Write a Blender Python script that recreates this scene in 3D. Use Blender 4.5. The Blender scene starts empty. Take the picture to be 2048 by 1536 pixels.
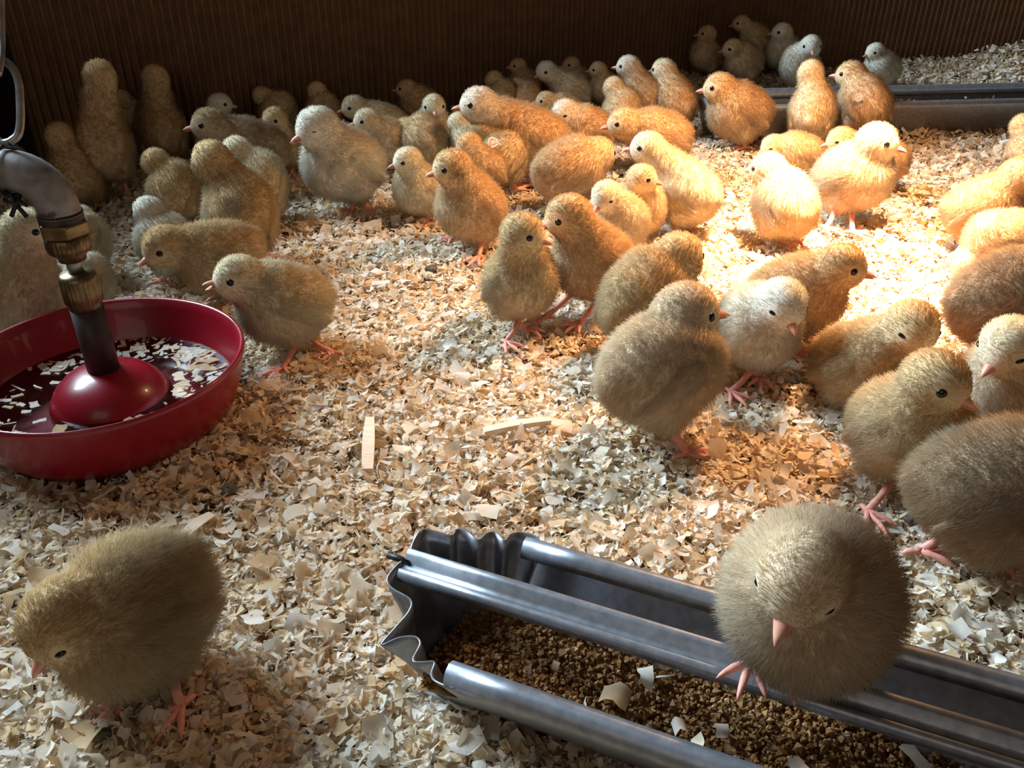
import bpy, math, random
import numpy as np
from mathutils import Vector, Matrix

R = math.radians
rng = np.random.default_rng(7)
random.seed(7)
scene = bpy.context.scene
COL = scene.collection

# ------------------------------------------------------------------ camera
CAM_H, PITCH, FPX = 0.27, R(31), 1718.0
ST, CT = math.sin(PITCH), math.cos(PITCH)
cam_d = bpy.data.cameras.new('camera')
cam_d.sensor_width = 36.0
cam_d.lens = 36.0 * FPX / 2048.0
cam_d.clip_start = 0.01
cam = bpy.data.objects.new('camera', cam_d)
cam.location = (0, 0, CAM_H)
cam.rotation_euler = (R(90) - PITCH, 0, 0)
COL.objects.link(cam)
scene.camera = cam

# ------------------------------------------------------------------ world and lights
world = bpy.data.worlds.new('dim_barn')
scene.world = world
world.use_nodes = True
world.node_tree.nodes['Background'].inputs['Color'].default_value = (0.95, 0.72, 0.52, 1)
world.node_tree.nodes['Background'].inputs['Strength'].default_value = 0.062


def aim(o, target):
    o.rotation_euler = (Vector(target) - o.location).to_track_quat('-Z', 'Y').to_euler()


win_d = bpy.data.lights.new('window_daylight', 'AREA')
win_d.shape = 'RECTANGLE'
win_d.size, win_d.size_y = 1.0, 1.0
win_d.energy = 122.0
win_d.color = (0.66, 0.845, 1.0)
win = bpy.data.objects.new('window_daylight', win_d)
win.location = (-1.58, 1.33, 1.30)
COL.objects.link(win)
aim(win, (0.05, 0.45, 0))

fill_d = bpy.data.lights.new('added_front_fill', 'AREA')  # unseen fill light, added to lift the shade on camera-facing sides
fill_d.shape = 'RECTANGLE'
fill_d.size, fill_d.size_y = 1.0, 1.2
fill_d.energy = 2.6
fill_d.color = (1.0, 0.90, 0.80)
fill = bpy.data.objects.new('added_front_fill', fill_d)
fill.location = (-0.35, -1.5, 0.95)
COL.objects.link(fill)
aim(fill, (0.05, 0.4, 0))

LAMP = (0.258, 0.665, 0.40)
for nm, en, size, blend in (('heat_lamp_bulb', 26.0, 118, 1.0), ('heat_lamp_reflector_beam', 165.0, 43, 1.0)):
    ld = bpy.data.lights.new(nm, 'SPOT')
    ld.energy = en
    ld.color = (1.0, 0.56, 0.28)
    ld.spot_size = R(size)
    ld.spot_blend = blend
    ld.shadow_soft_size = 0.035
    lamp = bpy.data.objects.new(nm, ld)
    lamp.location = LAMP
    COL.objects.link(lamp)
    aim(lamp, (0.262, 0.635, 0))

vs = scene.view_settings
vs.view_transform = 'Standard'
vs.look = 'None'
vs.gamma = 1.0
vs.exposure = 0.17
vs.use_curve_mapping = False
scene.cycles.max_bounces = 7
scene.cycles.diffuse_bounces = 4
scene.cycles.glossy_bounces = 2
scene.cycles.transmission_bounces = 4
scene.cycles.transparent_max_bounces = 8
scene.cycles.sample_clamp_indirect = 4.0
scene.cycles.caustics_reflective = False
scene.cycles.caustics_refractive = False


# ------------------------------------------------------------------ helpers
def ray(px, py):
    u = (px - 1024) / FPX
    v = (py - 768) / FPX
    return np.array([u, CT - v * ST, -ST - v * CT])


CAM = np.array([0.0, 0.0, CAM_H])


def at(px, py, z=0.0):
    d = ray(px, py)
    return CAM + d * ((z - CAM_H) / d[2])


def depth(p):
    q = np.asarray(p) - CAM
    return q[1] * CT - q[2] * ST


def pix(p):
    q = np.asarray(p, float) - CAM
    t = q[1] * CT - q[2] * ST
    return 1024 + FPX * q[0] / t, 768 - FPX * (q[1] * ST + q[2] * CT) / t


def unit(v):
    v = np.asarray(v, float)
    return v / max(np.linalg.norm(v), 1e-12)


def tag(o, label=None, cat=None, group=None, kind=None):
    if label: o['label'] = label
    if cat: o['category'] = cat
    if group: o['group'] = group
    if kind: o['kind'] = kind
    return o


def empty(name, loc):
    o = bpy.data.objects.new(name, None)
    o.empty_display_size = 0.01
    o.location = loc
    COL.objects.link(o)
    return o


def link(name, data, parent=None, mat=None, loc=None):
    o = bpy.data.objects.new(name, data)
    if mat is not None and not data.materials:
        data.materials.append(mat)
    if parent is not None: o.parent = parent
    if loc is not None: o.location = loc
    COL.objects.link(o)
    return o


def mesh_np(name, V, Fq, smooth=True, cols=None):
    """V (n,3); Fq (m,k) equal sized faces."""
    me = bpy.data.meshes.new(name)
    V = np.ascontiguousarray(V, np.float32)
    Fq = np.ascontiguousarray(Fq, np.int32)
    m, k = Fq.shape
    me.vertices.add(len(V))
    me.vertices.foreach_set('co', V.ravel())
    me.loops.add(m * k)
    me.loops.foreach_set('vertex_index', Fq.ravel())
    me.polygons.add(m)
    me.polygons.foreach_set('loop_start', np.arange(0, m * k, k, dtype=np.int32))
    me.polygons.foreach_set('loop_total', np.full(m, k, np.int32))
    me.polygons.foreach_set('use_smooth', np.full(m, smooth, bool))
    if cols is not None:
        a = me.attributes.new('col', 'FLOAT_COLOR', 'POINT')
        c = np.ones((len(V), 4), np.float32)
        c[:, :3] = cols
        a.data.foreach_set('color', c.ravel())
    me.update(calc_edges=True)
    return me


class MB:
    """collects polygons for one mesh"""

    def __init__(s):
        s.V, s.F = [], []

    def add(s, V, F):
        o = len(s.V)
        s.V += [tuple(map(float, v)) for v in V]
        s.F += [tuple(i + o for i in f) for f in F]

    def tube(s, pts, rad, n=14, caps=True):
        pts = [np.asarray(p, float) for p in pts]
        rad = rad if hasattr(rad, '__len__') else [rad] * len(pts)
        V, F = [], []
        ref = None
        for i, p in enumerate(pts):
            d = unit((pts[min(i + 1, len(pts) - 1)] - pts[max(i - 1, 0)]))
            if ref is None:
                ref = np.array([0, 0, 1.0]) if abs(d[2]) < .9 else np.array([1.0, 0, 0])
            x = unit(ref - d * ref.dot(d))
            y = np.cross(d, x)
            ref = x
            for k in range(n):
                a = 2 * math.pi * k / n
                V.append(p + rad[i] * (x * math.cos(a) + y * math.sin(a)))
        for i in range(len(pts) - 1):
            for k in range(n):
                F.append((i * n + k, i * n + (k + 1) % n, (i + 1) * n + (k + 1) % n, (i + 1) * n + k))
        if caps:
            F.append(tuple(reversed(range(n))))
            F.append(tuple(range((len(pts) - 1) * n, len(pts) * n)))
        s.add(V, F)

    def lathe(s, prof, n=48, c=(0, 0), mod=None):
        V, F = [], []
        for j, (r, z) in enumerate(prof):
            for k in range(n):
                a = 2 * math.pi * k / n
                rr = r * (mod(a, j) if mod else 1.0)
                V.append((c[0] + rr * math.cos(a), c[1] + rr * math.sin(a), z))
        for j in range(len(prof) - 1):
            for k in range(n):
                F.append((j * n + k, j * n + (k + 1) % n, (j + 1) * n + (k + 1) % n, (j + 1) * n + k))
        s.add(V, F)

    def strip(s, rows):
        """rows: list of equally long point lists"""
        n = len(rows[0])
        V = [p for r in rows for p in r]
        F = []
        for i in range(len(rows) - 1):
            for k in range(n - 1):
                F.append((i * n + k, i * n + k + 1, (i + 1) * n + k + 1, (i + 1) * n + k))
        s.add(V, F)

    def build(s, name, mat, parent=None, loc=None, smooth=True, thick=0.0, bevel=0.0, base=None, sub=0):
        me = bpy.data.meshes.new(name)
        V = s.V
        if base is not None:
            V = [(v[0] - base[0], v[1] - base[1], v[2] - base[2]) for v in V]
        me.from_pydata(V, [], s.F)
        me.polygons.foreach_set('use_smooth', [smooth] * len(me.polygons))
        me.update()
        o = link(name, me, parent, mat, loc)
        if thick:
            m = o.modifiers.new('thickness', 'SOLIDIFY')
            m.thickness = thick
            m.offset = 0
        if sub:
            m = o.modifiers.new('smooth', 'SUBSURF')
            m.levels = m.render_levels = sub
        if bevel:
            m = o.modifiers.new('bevel', 'BEVEL')
            m.width = bevel
            m.segments = 2
            m.limit_method = 'ANGLE'
        return o


# ------------------------------------------------------------------ materials
def nodes_of(name):
    m = bpy.data.materials.new(name)
    m.use_nodes = True
    nt = m.node_tree
    return m, nt, nt.nodes['Principled BSDF']


def N(nt, typ, **kw):
    n = nt.nodes.new(typ)
    for k, v in kw.items(): setattr(n, k, v)
    return n


def noise_ramp(nt, scale, stops, detail=4, coord='Object', stretch=None):
    tc = N(nt, 'ShaderNodeTexCoord')
    no = N(nt, 'ShaderNodeTexNoise')
    no.inputs['Scale'].default_value = scale
    no.inputs['Detail'].default_value = detail
    src = tc.outputs[coord]
    if stretch:
        mp = N(nt, 'ShaderNodeMapping')
        mp.inputs['Scale'].default_value = stretch
        nt.links.new(src, mp.inputs['Vector'])
        src = mp.outputs['Vector']
    nt.links.new(src, no.inputs['Vector'])
    rp = N(nt, 'ShaderNodeValToRGB')
    e = rp.color_ramp.elements
    e[0].position, e[0].color = stops[0][0], (*stops[0][1], 1)
    e[1].position, e[1].color = stops[-1][0], (*stops[-1][1], 1)
    for p, c in stops[1:-1]:
        x = e.new(p)
        x.color = (*c, 1)
    nt.links.new(no.outputs['Fac'], rp.inputs['Fac'])
    return no, rp


def mat_noise(name, scale, stops, rough=0.6, metal=0.0, bump=0.0, stretch=None, spec=0.5, coat=0.0):
    m, nt, b = nodes_of(name)
    no, rp = noise_ramp(nt, scale, stops, stretch=stretch)
    nt.links.new(rp.outputs['Color'], b.inputs['Base Color'])
    b.inputs['Roughness'].default_value = rough
    b.inputs['Metallic'].default_value = metal
    b.inputs['Specular IOR Level'].default_value = spec
    b.inputs['Coat Weight'].default_value = coat
    if bump:
        bp = N(nt, 'ShaderNodeBump')
        bp.inputs['Strength'].default_value = bump
        bp.inputs['Distance'].default_value = 0.001
        nt.links.new(no.outputs['Fac'], bp.inputs['Height'])
        nt.links.new(bp.outputs['Normal'], b.inputs['Normal'])
    return m


def mat_attr(name, transl=0.3, rough=0.8, attr='col', use_nrm=False):
    """colour from the mesh / strand attribute, thin translucent material"""
    m, nt, b = nodes_of(name)
    nt.nodes.remove(b)
    out = nt.nodes['Material Output']
    a = N(nt, 'ShaderNodeAttribute', attribute_name=attr)
    d = N(nt, 'ShaderNodeBsdfDiffuse')
    t = N(nt, 'ShaderNodeBsdfTranslucent')
    mx = N(nt, 'ShaderNodeMixShader')
    mx.inputs[0].default_value = transl
    for s in (d, t):
        nt.links.new(a.outputs['Color'], s.inputs['Color'])
    if use_nrm:
        an = N(nt, 'ShaderNodeAttribute', attribute_name='nrm')
        vt = N(nt, 'ShaderNodeVectorTransform', vector_type='NORMAL', convert_from='OBJECT', convert_to='WORLD')
        nt.links.new(an.outputs['Vector'], vt.inputs['Vector'])
        for s in (d, t):
            nt.links.new(vt.outputs['Vector'], s.inputs['Normal'])
    nt.links.new(d.outputs[0], mx.inputs[1])
    nt.links.new(t.outputs[0], mx.inputs[2])
    nt.links.new(mx.outputs[0], out.inputs['Surface'])
    return m


M = {}
M['down'] = mat_attr('chick_down', 0.46, use_nrm=True)
M['skin'] = mat_attr('chick_skin', 0.0)
M['shaving'] = mat_attr('wood_shaving', 0.36)
M['feed'] = mat_attr('feed_crumble', 0.0)
M['cardboard'] = mat_noise('corrugated_cardboard', 60, [(0.3, (0.16, 0.085, 0.045)), (0.7, (0.22, 0.12, 0.065))], rough=0.85, spec=0.15)
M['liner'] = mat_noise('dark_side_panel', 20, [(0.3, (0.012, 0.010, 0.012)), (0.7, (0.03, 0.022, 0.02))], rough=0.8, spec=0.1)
M['litter'] = mat_noise('litter_bed', 160, [(0.3, (0.10, 0.055, 0.025)), (0.7, (0.36, 0.22, 0.10))], rough=0.95, bump=0.6, spec=0.1)
M['leg'] = mat_noise('leg_skin', 300, [(0.3, (0.74, 0.27, 0.20)), (0.7, (0.85, 0.40, 0.31))], rough=0.5, bump=0.2)
M['beak'] = mat_noise('beak_horn', 200, [(0.3, (0.62, 0.22, 0.16)), (0.7, (0.78, 0.40, 0.28))], rough=0.35)
M['eye'] = mat_noise('eye_black', 100, [(0.3, (0.004, 0.004, 0.005)), (0.7, (0.008, 0.007, 0.007))], rough=0.12)
M['galv'] = mat_noise('galvanised_sheet', 260, [(0.3, (0.25, 0.265, 0.295)), (0.7, (0.37, 0.385, 0.42))], rough=0.42, metal=0.72, bump=0.05)
M['oldgalv'] = mat_noise('weathered_pipe_iron', 120, [(0.3, (0.20, 0.19, 0.19)), (0.7, (0.42, 0.40, 0.39))], rough=0.6, metal=0.45, bump=0.25)
M['brass'] = mat_noise('dull_brass', 160, [(0.3, (0.11, 0.075, 0.036)), (0.7, (0.30, 0.22, 0.12))], rough=0.38, metal=0.85, bump=0.1)
M['steel'] = mat_noise('worn_steel', 160, [(0.3, (0.25, 0.24, 0.23)), (0.7, (0.45, 0.43, 0.41))], rough=0.4, metal=0.8, bump=0.1)
M['blacktube'] = mat_noise('dark_riser_tube', 90, [(0.3, (0.020, 0.013, 0.011)), (0.7, (0.045, 0.03, 0.026))], rough=0.5)
M['wire'] = mat_noise('black_wire', 90, [(0.3, (0.008, 0.008, 0.009)), (0.7, (0.02, 0.02, 0.02))], rough=0.5)
M['rust'] = mat_noise('dark_thread', 90, [(0.3, (0.02, 0.012, 0.01)), (0.7, (0.07, 0.04, 0.03))], rough=0.6)
M['red'] = mat_noise('red_plastic', 30, [(0.3, (0.24, 0.003, 0.013)), (0.7, (0.31, 0.005, 0.017))], rough=0.32, coat=0.2)
M['dropping'] = mat_noise('dark_dropping', 200, [(0.3, (0.05, 0.042, 0.03)), (0.7, (0.15, 0.125, 0.085))], rough=0.8, bump=0.5)
M['splinter'] = mat_noise('pine_splinter', 90, [(0.3, (0.74, 0.54, 0.37)), (0.7, (0.90, 0.72, 0.54))], rough=0.7, stretch=(1, 12, 1))
mw, ntw, bw = nodes_of('clear_water')
ntw.nodes.remove(bw)
w_tr = N(ntw, 'ShaderNodeBsdfTransparent')
w_tr.inputs['Color'].default_value = (0.93, 0.95, 0.95, 1)
w_gl = N(ntw, 'ShaderNodeBsdfGlossy')
w_gl.inputs['Roughness'].default_value = 0.04
w_fr = N(ntw, 'ShaderNodeFresnel')
w_fr.inputs['IOR'].default_value = 1.33
w_mx = N(ntw, 'ShaderNodeMixShader')
now = N(ntw, 'ShaderNodeTexNoise')
now.inputs['Scale'].default_value = 70
bpw = N(ntw, 'ShaderNodeBump')
bpw.inputs['Strength'].default_value = 0.12
bpw.inputs['Distance'].default_value = 0.001
ntw.links.new(now.outputs['Fac'], bpw.inputs['Height'])
for q in (w_gl, w_fr): ntw.links.new(bpw.outputs['Normal'], q.inputs['Normal'])
ntw.links.new(w_fr.outputs[0], w_mx.inputs[0])
ntw.links.new(w_tr.outputs[0], w_mx.inputs[1])
ntw.links.new(w_gl.outputs[0], w_mx.inputs[2])
ntw.links.new(w_mx.outputs[0], ntw.nodes['Material Output'].inputs['Surface'])
M['water'] = mw


# ------------------------------------------------------------------ ground relief
def hfun(x, y):
    x = np.asarray(x, float)
    y = np.asarray(y, float)
    z = 0.0035 * (np.sin(17 * x + 9 * y) * np.sin(13 * y - 7 * x + 1) + 0.6 * np.sin(41 * x + 1.7) * np.sin(37 * y + .4))
    z = z + 0.045 * np.clip((y - 1.20) / 0.18, 0, 1) ** 1.5 * np.clip((x - 0.45) / 0.35, 0, 1)
    return z


# trough frame: origin on the ground under the bar, s along the trough, w across it
T_A = np.array([0.921, -0.390, 0.0])
T_N = np.array([0.390, 0.921, 0.0])


def tr(s, w, z):
    return T_A * s + T_N * (0.2045 + w) + np.array([0, 0, z])


BOWL = np.array([-0.226, 0.412])
W_C = at(1386, 143)[:2]          # corner of the two cardboard walls
W_L = at(92, 338)[:2]           # left end of the back wall
W_DIR = unit(W_C - W_L)
W_NRM = np.array([W_DIR[1], -W_DIR[0]])   # towards the camera


def build_setting():
    # bed of litter under the shavings
    xs = np.linspace(-0.9, 1.3, 111)
    ys = np.linspace(0.0, 1.6, 81)
    X, Y = np.meshgrid(xs, ys)
    Z = hfun(X, Y) - 0.007
    V = np.stack([X, Y, Z], -1).reshape(-1, 3)
    i = np.arange(80)[:, None] * 111 + np.arange(110)[None, :]
    F = np.stack([i, i + 1, i + 112, i + 111], -1).reshape(-1, 4)
    o = link('floor', mesh_np('floor', V, F), None, M['litter'])
    tag(o, 'brooder floor bed under the wood shavings', 'floor', kind='structure')

    def corr_wall(name, p0, p1, height, pitch, amp, label):
        p0, p1 = np.asarray(p0), np.asarray(p1)
        L = np.linalg.norm(p1 - p0)
        d = (p1 - p0) / L
        n = np.array([d[1], -d[0]])
        k = int(L / pitch * 8)
        s = np.linspace(0, L, k + 1)
        prof = amp * np.cos(2 * math.pi * s / pitch)
        base = p0 + d * s[:, None] + n * prof[:, None]
        zs = np.array([-0.02, 0.05, 0.12, height])
        V = np.concatenate([np.concatenate([base, np.full((k + 1, 1), z)], 1) for z in zs])
        i = np.arange(3)[:, None] * (k + 1) + np.arange(k)[None, :]
        F = np.stack([i, i + 1, i + k + 2, i + k + 1], -1).reshape(-1, 4)
        # smooth backing sheet of the board
        back = np.array([[*(p0 - n * .004), -0.02], [*(p1 - n * .004), -0.02], [*(p1 - n * .004), height], [*(p0 - n * .004), height]])
        F = np.concatenate([F, np.array([[len(V), len(V) + 1, len(V) + 2, len(V) + 3]])])
        V = np.concatenate([V, back])
        o = link(name, mesh_np(name, V, F), None, M['cardboard'])
        tag(o, label, 'wall', kind='structure')
        return o

    corr_wall('wall_back', W_L, W_C + W_DIR * 0.02, 0.30, 0.0086, 0.0031, 'ribbed brown cardboard wall behind the crowd of chicks')
    corr_wall('wall_right', W_C, W_C + np.array([0.95, 0.03]), 0.24, 0.0086, 0.0022, 'ribbed brown cardboard wall behind the far trough')
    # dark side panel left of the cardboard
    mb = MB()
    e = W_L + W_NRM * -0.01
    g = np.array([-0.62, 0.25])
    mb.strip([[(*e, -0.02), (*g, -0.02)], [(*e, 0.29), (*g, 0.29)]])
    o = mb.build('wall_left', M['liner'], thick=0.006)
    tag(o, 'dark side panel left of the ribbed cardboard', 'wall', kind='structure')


# ------------------------------------------------------------------ shavings
def flakes(P, size, tilt, palette, flat=0.0):
    """vectorised curled wood flakes: returns V, F, C"""
    n = len(P)
    a, b = 3, 5
    L = size * rng.uniform(0.75, 1.5, n)
    thin = rng.random(n) < .24
    Wd = L * np.where(thin, rng.uniform(0.07, 0.18, n), rng.uniform(0.22, 0.72, n))
    curl = rng.normal(0, 1.7, n) * (1 - flat)
    twist = rng.normal(0, 0.8, n) * (1 - flat)
    uu = np.linspace(-.5, .5, b)
    ww = np.linspace(-.5, .5, a)
    U = np.broadcast_to(uu[None, :, None], (n, b, a)) + rng.normal(0, .035, (n, b, a))
    Wv = np.broadcast_to(ww[None, None, :], (n, b, a)) + rng.normal(0, .075, (n, b, a))
    c = np.where(np.abs(curl) < .05, .05, curl)[:, None, None]
    x = np.sin(c * U) / c
    z = (1 - np.cos(c * U)) / c
    y = Wv * (Wd / L)[:, None, None]
    tw = twist[:, None, None] * U
    y, z = y * np.cos(tw) - 0 * z, z + y * np.sin(tw)
    loc = np.stack([x, y, z], -1) * L[:, None, None, None]
    # rotation
    yaw = rng.uniform(0, 2 * math.pi, n)
    ti = np.abs(rng.normal(0, tilt, n))
    ta = rng.uniform(0, 2 * math.pi, n)
    cz, sz = np.cos(yaw), np.sin(yaw)
    Rz = np.zeros((n, 3, 3))
    Rz[:, 0, 0] = cz; Rz[:, 0, 1] = -sz; Rz[:, 1, 0] = sz; Rz[:, 1, 1] = cz; Rz[:, 2, 2] = 1
    ax = np.stack([np.cos(ta), np.sin(ta), np.zeros(n)], -1)
    K = np.zeros((n, 3, 3))
    K[:, 0, 2] = ax[:, 1]; K[:, 1, 2] = -ax[:, 0]; K[:, 2, 0] = -ax[:, 1]; K[:, 2, 1] = ax[:, 0]
    st, ct = np.sin(ti)[:, None, None], np.cos(ti)[:, None, None]
    Rt = np.eye(3)[None] + st * K + (1 - ct) * (K @ K)
    Rm = Rt @ Rz
    V = np.einsum('nij,nbaj->nbai', Rm, loc) + P[:, None, None, :]
    idx = np.arange(n)[:, None, None] * (a * b) + (np.arange(b - 1)[:, None] * a + np.arange(a - 1)[None, :])[None]
    F = np.stack([idx, idx + 1, idx + a + 1, idx + a], -1).reshape(-1, 4)
    pal = np.array(palette)
    col = pal[rng.integers(0, len(pal), n)] * rng.uniform(.86, 1.1, (n, 1))
    C = np.repeat(col, a * b, 0).reshape(n, b, a, 3)
    grain = .96 + .10 * np.sin(Wv * 23 + rng.uniform(0, 6, n)[:, None, None])
    C = np.clip(C * grain[..., None] * np.array([.985, .945, .915]), 0, .97)
    return V.reshape(-1, 3), F, C.reshape(-1, 3)


PINE = [(0.95, 0.89, 0.78), (0.93, 0.84, 0.68), (0.90, 0.78, 0.57), (0.96, 0.92, 0.84), (0.86, 0.69, 0.45), (0.93, 0.83, 0.66), (0.96, 0.91, 0.81), (0.76, 0.57, 0.35)]


def in_trough(x, y, m=0.0):
    s = x * T_A[0] + y * T_A[1]
    w = x * T_N[0] + y * T_N[1] - 0.2045
    return (s > -0.121 - m) & (w < 0.014 + m) & (w > -0.018 - m)


def build_shavings():
    n = 235000
    # more of the small flakes where the bed is close to the visitor
    r = 0.12 + (1.62 - 0.12) * rng.random(n * 2) ** 1.25
    a = rng.uniform(-1, 1, n * 2) * np.interp(r, [.12, .45, .8], [1.25, .85, .68])
    x, y = r * np.sin(a), r * np.cos(a)
    ok = (y > .1) & (y < 1.5)
    ok &= np.hypot(x - BOWL[0], y - BOWL[1]) > 0.060
    ok &= ~in_trough(x, y, -0.004)
    side = (x - W_L[0]) * W_NRM[0] + (y - W_L[1]) * W_NRM[1]
    ok &= (side > 0.013) | (x > W_C[0])
    ok &= (y < W_C[1] - .008)
    ok &= x > -0.6
    x, y, r = x[ok][:n], y[ok][:n], r[ok][:n]
    n = len(x)
    layer = rng.random(n)
    size = np.exp(rng.normal(math.log(0.0041), 0.52, n)) * (0.80 + 0.40 * r)
    size = np.clip(size, 0.0016, 0.0108)
    z = hfun(x, y) + (layer - .62) * 0.011
    V, F, C = flakes(np.stack([x, y, z], -1), size, 0.62, PINE)
    o = link('wood_shavings', mesh_np('wood_shavings', V, F, True, C), None, M['shaving'])
    tag(o, 'pale curled pine wood shavings covering the brooder floor', 'shavings', kind='stuff')


# ------------------------------------------------------------------ chicks: implicit surface
def smin(a, b, k):
    hh = np.clip(.5 + .5 * (b - a) / k, 0, 1)
    return b * (1 - hh) + a * hh - k * hh * (1 - hh)


def sd_ell(P, c, ax, r):
    q = (P - c) @ np.stack(ax, 1) / np.asarray(r)
    k0 = np.linalg.norm(q, axis=-1)
    k1 = np.linalg.norm(q / np.asarray(r), axis=-1) + 1e-9
    return k0 * (k0 - 1.0) / k1


def sd_cone(P, a, b, ra, rb):
    ab = b - a
    t = np.clip(((P - a) @ ab) / max(ab @ ab, 1e-12), 0, 1)
    return np.linalg.norm(P - a - t[..., None] * ab, axis=-1) - (ra + (rb - ra) * t)


def surface_nets(fn, lo, hi, cell):
    n = np.maximum(((hi - lo) / cell).astype(int) + 2, 4)
    ax = [lo[i] + cell * np.arange(n[i]) for i in range(3)]
    G = np.stack(np.meshgrid(*ax, indexing='ij'), -1)
    f = fn(G.reshape(-1, 3)).reshape(n)
    ins = f < 0
    nx, ny, nz = n - 1
    cs = [(i, j, k) for i in (0, 1) for j in (0, 1) for k in (0, 1)]

    def sub(A, c): return A[c[0]:c[0] + nx, c[1]:c[1] + ny, c[2]:c[2] + nz]
    cnt = sum(sub(ins, c).astype(int) for c in cs)
    act = (cnt > 0) & (cnt < 8)
    acc = np.zeros((nx, ny, nz, 3))
    num = np.zeros((nx, ny, nz))
    for c in cs:
        for d in range(3):
            if c[d] == 0:
                e = list(c); e[d] = 1
                fa, fb = sub(f, c), sub(f, e)
                x = (fa < 0) != (fb < 0)
                t = np.where(x, fa / np.where(x, fa - fb, 1), 0)
                off = np.zeros((nx, ny, nz, 3)) + np.array(c, float)
                off[..., d] += t
                acc += off * x[..., None]
                num += x
    ids = -np.ones((nx, ny, nz), int)
    w = np.argwhere(act)
    ids[act] = np.arange(len(w))
    V = lo + cell * (w + acc[act] / num[act][:, None])
    F = []
    for d in range(3):
        u, v = (d + 1) % 3, (d + 2) % 3
        s0 = [slice(None)] * 3; s1 = [slice(None)] * 3
        s0[d] = slice(0, -1); s1[d] = slice(1, None)
        a, b = ins[tuple(s0)], ins[tuple(s1)]
        for flip, msk in ((False, a & ~b), (True, ~a & b)):
            q = np.argwhere(msk)
            q = q[(q[:, u] > 0) & (q[:, v] > 0) & (q[:, u] < n[u] - 1) & (q[:, v] < n[v] - 1)]
            if not len(q): continue
            quad = []
            for du, dv in ((-1, -1), (0, -1), (0, 0), (-1, 0)):
                p = q.copy(); p[:, u] += du; p[:, v] += dv
                quad.append(ids[p[:, 0], p[:, 1], p[:, 2]])
            quad = np.stack(quad, 1)
            F.append(quad[:, ::-1] if flip else quad)
    F = np.concatenate(F)
    return V, F[(F >= 0).all(1)]


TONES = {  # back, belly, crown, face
    'cream': ((0.88, 0.75, 0.52), (0.92, 0.84, 0.68), (0.90, 0.80, 0.57), (0.93, 0.85, 0.68)),
    'white': ((0.92, 0.83, 0.66), (0.94, 0.89, 0.79), (0.94, 0.89, 0.77), (0.94, 0.89, 0.79)),
    'yellow': ((0.88, 0.68, 0.42), (0.92, 0.78, 0.56), (0.88, 0.68, 0.40), (0.91, 0.75, 0.50)),
    'beige': ((0.88, 0.70, 0.48), (0.91, 0.79, 0.61), (0.88, 0.71, 0.49), (0.91, 0.78, 0.59)),
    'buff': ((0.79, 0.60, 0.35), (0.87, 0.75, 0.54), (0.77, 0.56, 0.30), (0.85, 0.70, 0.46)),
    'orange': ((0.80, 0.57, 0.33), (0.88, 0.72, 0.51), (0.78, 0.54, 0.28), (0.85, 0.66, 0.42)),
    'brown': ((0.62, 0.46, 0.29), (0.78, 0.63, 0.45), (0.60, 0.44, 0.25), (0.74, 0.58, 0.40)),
}


def make_shared():
    S = {}
    # eye
    mb = MB()
    mb.lathe([(math.sin(a) + 1e-4, -math.cos(a)) for a in np.linspace(0, math.pi, 11)], 16)
    me = bpy.data.meshes.new('eye'); me.from_pydata(mb.V, [], mb.F)
    me.polygons.foreach_set('use_smooth', [True] * len(me.polygons)); me.materials.append(M['eye'])
    S['eye'] = me

    def beak(upper):
        rows = []
        ts = np.linspace(0, 1, 9)
        for t in ts:
            x = 0.0108 * t if upper else 0.0092 * t
            w = 0.0043 * (1 - t) ** .8 + 0.0003
            hh = (0.0040 * (1 - t) ** .62 if upper else 0.0024 * (1 - t) ** .7) + 0.0002
            dz = -0.0012 * t * t - (0.0008 * t ** 4 if upper else 0)
            row = []
            for k in range(13):
                a = math.pi * k / 12
                row.append((x, w * math.cos(a), dz + (hh * math.sin(a) if upper else -hh * math.sin(a))))
            row.append(row[0])
            rows.append(row)
        mb = MB(); mb.strip(rows)
        me = bpy.data.meshes.new('beak'); me.from_pydata(mb.V, [], mb.F)
        me.polygons.foreach_set('use_smooth', [True] * len(me.polygons)); me.materials.append(M['beak'])
        return me
    S['upper_beak'], S['lower_beak'] = beak(True), beak(False)
    # foot: three toes forward, one back, with claws
    mb = MB()
    for ang, ln in ((-38, .0155), (0, .0185), (36, .0155), (172, .0085)):
        d = np.array([math.cos(R(ang)), math.sin(R(ang)), 0])
        pts = [d * 0 + (0, 0, .0032), d * ln * .3 + (0, 0, .0027), d * ln * .6 + (0, 0, .0026), d * ln * .85 + (0, 0, .0018), d * ln + (0, 0, .0010), d * ln * 1.14 + (0, 0, .0002)]
        mb.tube(pts, [.0022, .0017, .0018, .0014, .0010, .0002], 10)
    me = bpy.data.meshes.new('foot'); me.from_pydata(mb.V, [], mb.F)
    me.polygons.foreach_set('use_smooth', [True] * len(me.polygons)); me.materials.append(M['leg'])
    S['foot'] = me
    return S


def basis(x, z=(0, 0, 1)):
    x = unit(x); y = unit(np.cross(z, x)); return x, y, np.cross(x, y)


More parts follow.
